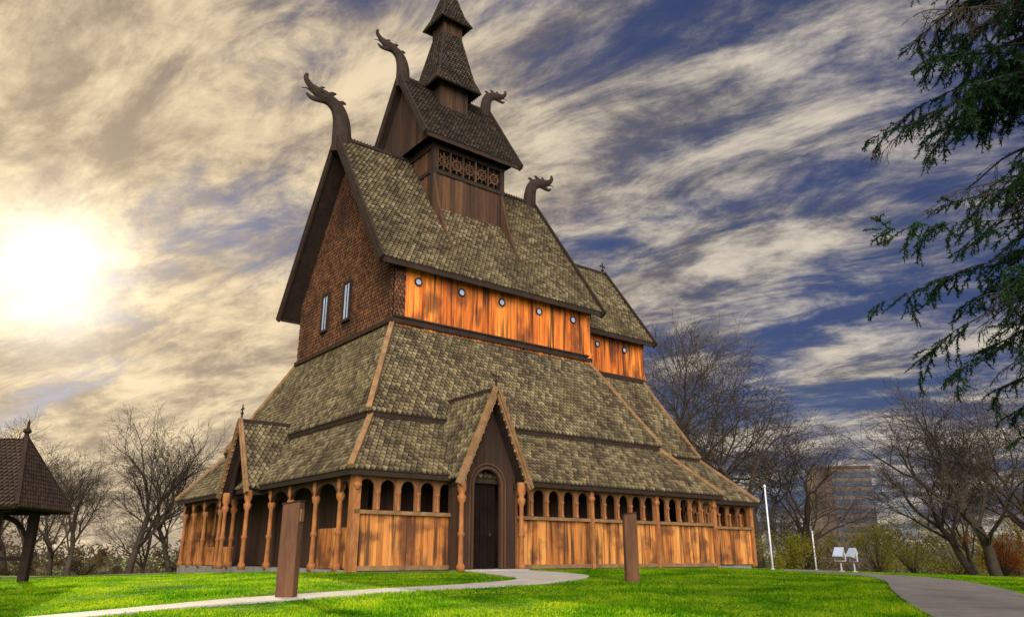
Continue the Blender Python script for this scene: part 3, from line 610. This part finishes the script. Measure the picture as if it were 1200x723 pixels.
def shrub(X,Y,h,wd,mat,label,n=6000,grp=None):
    z=float(gz(X,Y)); e=empty('shrub',(X,Y,z-.1),0,label,'shrub')
    if grp: e['group']=grp
    k=24; cs=np.stack([rng.normal(0,wd*.32,k),rng.normal(0,wd*.32,k),h*(.1+.75*rng.random(k))],1); rr=h*(.09+.12*rng.random(k))
    i=rng.integers(0,k,n); P=cs[i]+rng.normal(0,1,(n,3))*rr[i][:,None]*.6; P[:,2]=np.abs(P[:,2])
    a=rng.normal(0,1,(n,3)); b=rng.normal(0,1,(n,3)); a/=np.linalg.norm(a,axis=1)[:,None]; b/=np.linalg.norm(b,axis=1)[:,None]; s=.06+.05*rng.random((n,1))
    co=np.stack([P,P+a*s,P+b*s],1); mk('crown',trimesh('crown',co,mat),None,parent=e)
    st_=MB()
    for q in cs: st_.tube((0,0,0),tuple(q),.04,.015,4)
    mk('stem',st_,M['bark'],e)
for X,Y,h,wd,mt,lb in [(26.5,58,3.6,3.6,'leaf','yellow green leafy shrub at the lawn edge'),(30,60,5.2,4,'leaf','yellow green leafy shrub at the lawn edge'),(34,61,4.6,4,'leaf','yellow green leafy shrub at the lawn edge'),(30.6,50,2.8,3,'leaf_rust','rust orange shrub at the lawn edge'),(34.0,51,4.4,3.4,'leaf_rust','rust orange shrub at the lawn edge'),(37.5,60,5.2,3.6,'leaf','yellow green leafy shrub at the lawn edge'),(19.5,56,2.8,3.4,'leaf','olive shrub behind the church'),(22.5,62,3.4,3.8,'leaf_brown','brown shrub behind the church'),(-33,62,2.2,5,'leaf_brown','low brown brush beyond the lawn'),(-25.5,64,2,4,'leaf_brown','low brown brush beyond the lawn'),(-41,66,2.2,5,'leaf_brown','low brown brush beyond the lawn')]:
    shrub(X,Y,h,wd,M[mt],lb,grp='shrubs at the lawn edge')
n=60000; a=rng.random(n)*2-1; Yf=150+60*rng.random(n); Xf=a*1.1*Yf; hh=8+3*np.sin(Xf*.09)+2*np.sin(Xf*.31+1)+1.5*np.sin(Xf*.9)
P=np.stack([Xf,Yf,gz(Xf,Yf)+hh*rng.random(n)**.7],1); A=rng.normal(0,1,(n,3)); B=rng.normal(0,1,(n,3)); s=.45
co=np.stack([P,P+A*s,P+B*s],1); mk('distant_woodland',trimesh('distant_woodland',co,M['woods']),None,kind='stuff',label='far off brown leafless woodland')
# ---------------------------------------------------------------- spruce
sx,sy=10.5,11.9
sp=empty('spruce_tree',(sx,sy,float(gz(sx,sy))-.1),0,'dark green spruce with drooping branches beside asphalt path','tree')
t=MB(); t.tube((0,0,0),(0,0,8),.3,.17,10); t.tube((0,0,8),(0.05,0,17),.17,.02,8)
rs=random.Random(21); twp=[]; tw=MB()
zk=[2.6,3.4,4.6,5.6,6.4,7.2,8.0,9.2,12,17]; lk=[2.2,2.9,3.1,4.2,3.8,2.3,2.0,3.6,3.0,.3]
def twig(p,d,L,den,lv=0):
    q=p; k=4
    for i in range(k):
        d=(d+V((rs.gauss(0,.2),rs.gauss(0,.2),rs.gauss(-.10,.1)))).normalized(); q2=q+d*(L/k); tw.tube(q,q2,.007,.004,3)
        twp.append((tuple(q),tuple(q2),int(den*L/k)))
        if lv==0 and L>.35 and i>0:
            for s in(-1,1):
                if rs.random()<.75: twig(q2,(d+V((-d.y*s,d.x*s,rs.uniform(-.4,.2)))*rs.uniform(.5,1)).normalized(),L*rs.uniform(.3,.5),den,1)
        q=q2
z=2.9
while z<16.0:
    Lm=np.interp(z,zk,lk)
    for j in range(4):
        az=rs.uniform(0,6.283) if j%2 else rs.uniform(2.0,4.4); L=Lm*rs.uniform(.3,1.15); p=V((0,0,z+rs.uniform(-.35,.35)+.75)); az2=az; q=p.copy(); ns=max(4,int(L/.25)); r=.045; dr_=rs.uniform(.35,.9); up_=rs.uniform(-.05,.3); bare=rs.random()<.15
        visible = math.cos(az)<.3
        for i in range(ns):
            az2+=rs.gauss(0,.10); d=V((math.cos(az2),math.sin(az2),0))
            f=i/ns; dd=V((d.x,d.y,up_-dr_*f+rs.gauss(0,.10)+(.5*max(0,f-.7)))).normalized()
            q2=q+dd*(L/ns); tw.tube(q,q2,r,r*.86,4); r*=.86
            if f>.1 and rs.random()<.9:
                for s_ in(-1,1):
                    for _ in range(2 if visible else 1):
                        sdv=V((-d.y*s_,d.x*s_,0))*rs.uniform(.3,1)+dd*rs.uniform(.1,1.1)+V((0,0,rs.uniform(-.9,.15)))
                        twig(q.lerp(q2,rs.random()),sdv.normalized(),rs.uniform(.2,.75)*(1.1-.4*f),(8 if bare else 140) if visible else 25)
            q=q2
        twig(q,dd,.35,10 if bare else 160)
    z+=rs.uniform(.18,.34)
mk('trunk',t,M['sprucebark'],sp,smooth=True); mk('branches',tw,M['sprucebark'],sp)
A=np.repeat(np.array([x[0] for x in twp]),[x[2] for x in twp],axis=0); B=np.repeat(np.array([x[1] for x in twp]),[x[2] for x in twp],axis=0)
n=len(A); print('needles',n); t_=rng.random((n,1)); P=A+(B-A)*t_; D=(B-A)/np.linalg.norm(B-A,axis=1)[:,None]
nd=D*.6+rng.normal(0,.65,(n,3)); nd/=np.linalg.norm(nd,axis=1)[:,None]; ln=.035+.055*rng.random((n,1)); sd_=np.cross(nd,rng.normal(0,1,(n,3))); sd_/=np.linalg.norm(sd_,axis=1)[:,None]; sd_*=.010
mk('crown',trimesh('crown',np.stack([P-sd_,P+sd_,P+nd*ln],1),M['needle']),None,parent=sp)
# ---------------------------------------------------------------- world
SAZ=math.radians(-33); SEL=math.radians(17.5)
sd=V((math.sin(SAZ)*math.cos(SEL),math.cos(SAZ)*math.cos(SEL),math.sin(SEL)))
wd=bpy.data.worlds.new("World"); scene.world=wd; wd.use_nodes=True; nt=wd.node_tree; N=nt.nodes; L=nt.links; N.clear()
out=N.new('ShaderNodeOutputWorld'); bg=N.new('ShaderNodeBackground'); bg.inputs[1].default_value=1
sky=N.new('ShaderNodeTexSky'); sky.sky_type='NISHITA'; sky.sun_disc=False; sky.sun_elevation=SEL; sky.sun_rotation=SAZ
def math_(op,a,b=None,c=None,clamp=False):
    n=N.new('ShaderNodeMath'); n.operation=op; n.use_clamp=clamp
    for i,x in enumerate((a,b,c)):
        if x is None: continue
        if isinstance(x,(int,float)): n.inputs[i].default_value=x
        else: L.new(x,n.inputs[i])
    return n.outputs[0]
def mrange(x,a,b,c,d,smooth=True):
    n=N.new('ShaderNodeMapRange'); n.interpolation_type='SMOOTHSTEP' if smooth else 'LINEAR'; L.new(x,n.inputs[0])
    for i,v in enumerate((a,b,c,d)): n.inputs[i+1].default_value=v
    return n.outputs[0]
def mixc(f,a,b,mode='MIX'):
    n=N.new('ShaderNodeMix'); n.data_type='RGBA'; n.blend_type=mode
    if isinstance(f,(int,float)): n.inputs[0].default_value=f
    else: L.new(f,n.inputs[0])
    for i,x in((6,a),(7,b)):
        if isinstance(x,tuple): n.inputs[i].default_value=(*x,1)
        else: L.new(x,n.inputs[i])
    return n.outputs[2]
tc=N.new('ShaderNodeTexCoord'); sep=N.new('ShaderNodeSeparateXYZ'); L.new(tc.outputs['Generated'],sep.inputs[0])
X,Y,Z=sep.outputs
zc=math_('MAXIMUM',math_('ADD',Z,.24),.05)
px=math_('DIVIDE',X,zc); py=math_('DIVIDE',Y,zc)
cb=N.new('ShaderNodeCombineXYZ'); L.new(px,cb.inputs[0]); L.new(py,cb.inputs[1])
def cloudnoise(az,scale,loc,ns,det,rough,dist):
    r=N.new('ShaderNodeMapping'); r.inputs['Rotation'].default_value=(0,0,-(math.pi/2-math.radians(az))); L.new(cb.outputs[0],r.inputs[0])
    mp=N.new('ShaderNodeMapping'); mp.inputs['Scale'].default_value=scale; mp.inputs['Location'].default_value=loc
    L.new(r.outputs[0],mp.inputs[0]); no=N.new('ShaderNodeTexNoise'); no.inputs['Scale'].default_value=ns; no.inputs['Detail'].default_value=det; no.inputs['Roughness'].default_value=rough; no.inputs['Distortion'].default_value=dist
    L.new(mp.outputs[0],no.inputs[0]); return no.outputs['Fac']
big=cloudnoise(-64,(.62,1.1,1),(2.4,3.3,0),1.8,7,.58,.5)
fine=cloudnoise(-58,(.8,1.7,1),(7.3,2.2,0),3.6,12,.68,.45)
rip=cloudnoise(-70,(1.0,1.9,1),(3.3,8.2,0),8.0,8,.62,.6)
side=mrange(X,-.55,.35,.12,.012)
d0=math_('ADD',math_('ADD',math_('MULTIPLY',big,.58),math_('MULTIPLY',fine,.34)),math_('ADD',math_('MULTIPLY',rip,.08),side))
mask=mrange(d0,.43,.585,0,1)
shade=mrange(math_('ADD',math_('ADD',math_('MULTIPLY',fine,.55),math_('MULTIPLY',rip,.2)),math_('MULTIPLY',cloudnoise(-60,(.8,1.4,1),(1,9,0),2.3,9,.64,.6),.5)),.52,.745,0,1)
dot=N.new('ShaderNodeVectorMath'); dot.operation='DOT_PRODUCT'; L.new(tc.outputs['Generated'],dot.inputs[0]); dot.inputs[1].default_value=sd
dp=math_('MAXIMUM',dot.outputs['Value'],0)
skyc=N.new('ShaderNodeVectorMath'); skyc.operation='MULTIPLY'; L.new(sky.outputs[0],skyc.inputs[0]); skyc.inputs[1].default_value=(.010,.0135,.023)
blue=mixc(1,skyc.outputs[0],(.028,.035,.088),'ADD')
warm=mrange(dp,.68,1,0,1)
cl_dark=mixc(warm,(.115,.115,.145),(.34,.26,.19)); cl_light=mixc(warm,(.68,.60,.49),(.90,.72,.46))
cloud=mixc(shade,cl_dark,cl_light)
col=mixc(mask,blue,cloud)
g1=math_('MULTIPLY',math_('POWER',dp,34),.20); g2=math_('MULTIPLY',math_('POWER',dp,420),1.0)
gc=mixc(1,mixc(g1,(0,0,0),(1,.78,.45)),mixc(g2,(0,0,0),(1.0,.97,.85)),'ADD')
col=mixc(1,col,gc,'ADD')
fill_dot=N.new('ShaderNodeVectorMath'); fill_dot.operation='DOT_PRODUCT'; L.new(tc.outputs['Generated'],fill_dot.inputs[0]); fill_dot.inputs[1].default_value=V((.12,-.85,.47)).normalized()
fill_lobe=math_('POWER',math_('MAXIMUM',fill_dot.outputs['Value'],0),6)
back=math_('ADD',math_('MULTIPLY',fill_lobe,28),mrange(Y,.15,-.6,1,1.4))  # added fill: unseen sky behind the camera brightened to light the facades
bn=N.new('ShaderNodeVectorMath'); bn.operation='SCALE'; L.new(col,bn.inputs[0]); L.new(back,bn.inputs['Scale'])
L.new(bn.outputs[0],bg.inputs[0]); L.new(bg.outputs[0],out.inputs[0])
sun=bpy.data.lights.new('sun','SUN'); sun.energy=5; sun.angle=math.radians(.5); sun.color=(1,.86,.62)
so=bpy.data.objects.new('sun',sun); scene.collection.objects.link(so); so.rotation_euler=sd.to_track_quat('Z','Y').to_euler()
cam=bpy.data.cameras.new('camera'); co_=bpy.data.objects.new('camera',cam); scene.collection.objects.link(co_)
co_.location=(0,0,.51); co_.rotation_euler=(math.radians(90+18.05),0,0); cam.sensor_width=36; cam.lens=890/1200*36; cam.clip_end=6000; cam.clip_start=.1
scene.camera=co_
scene.view_settings.view_transform='Standard'; scene.view_settings.look='None'; scene.view_settings.exposure=0
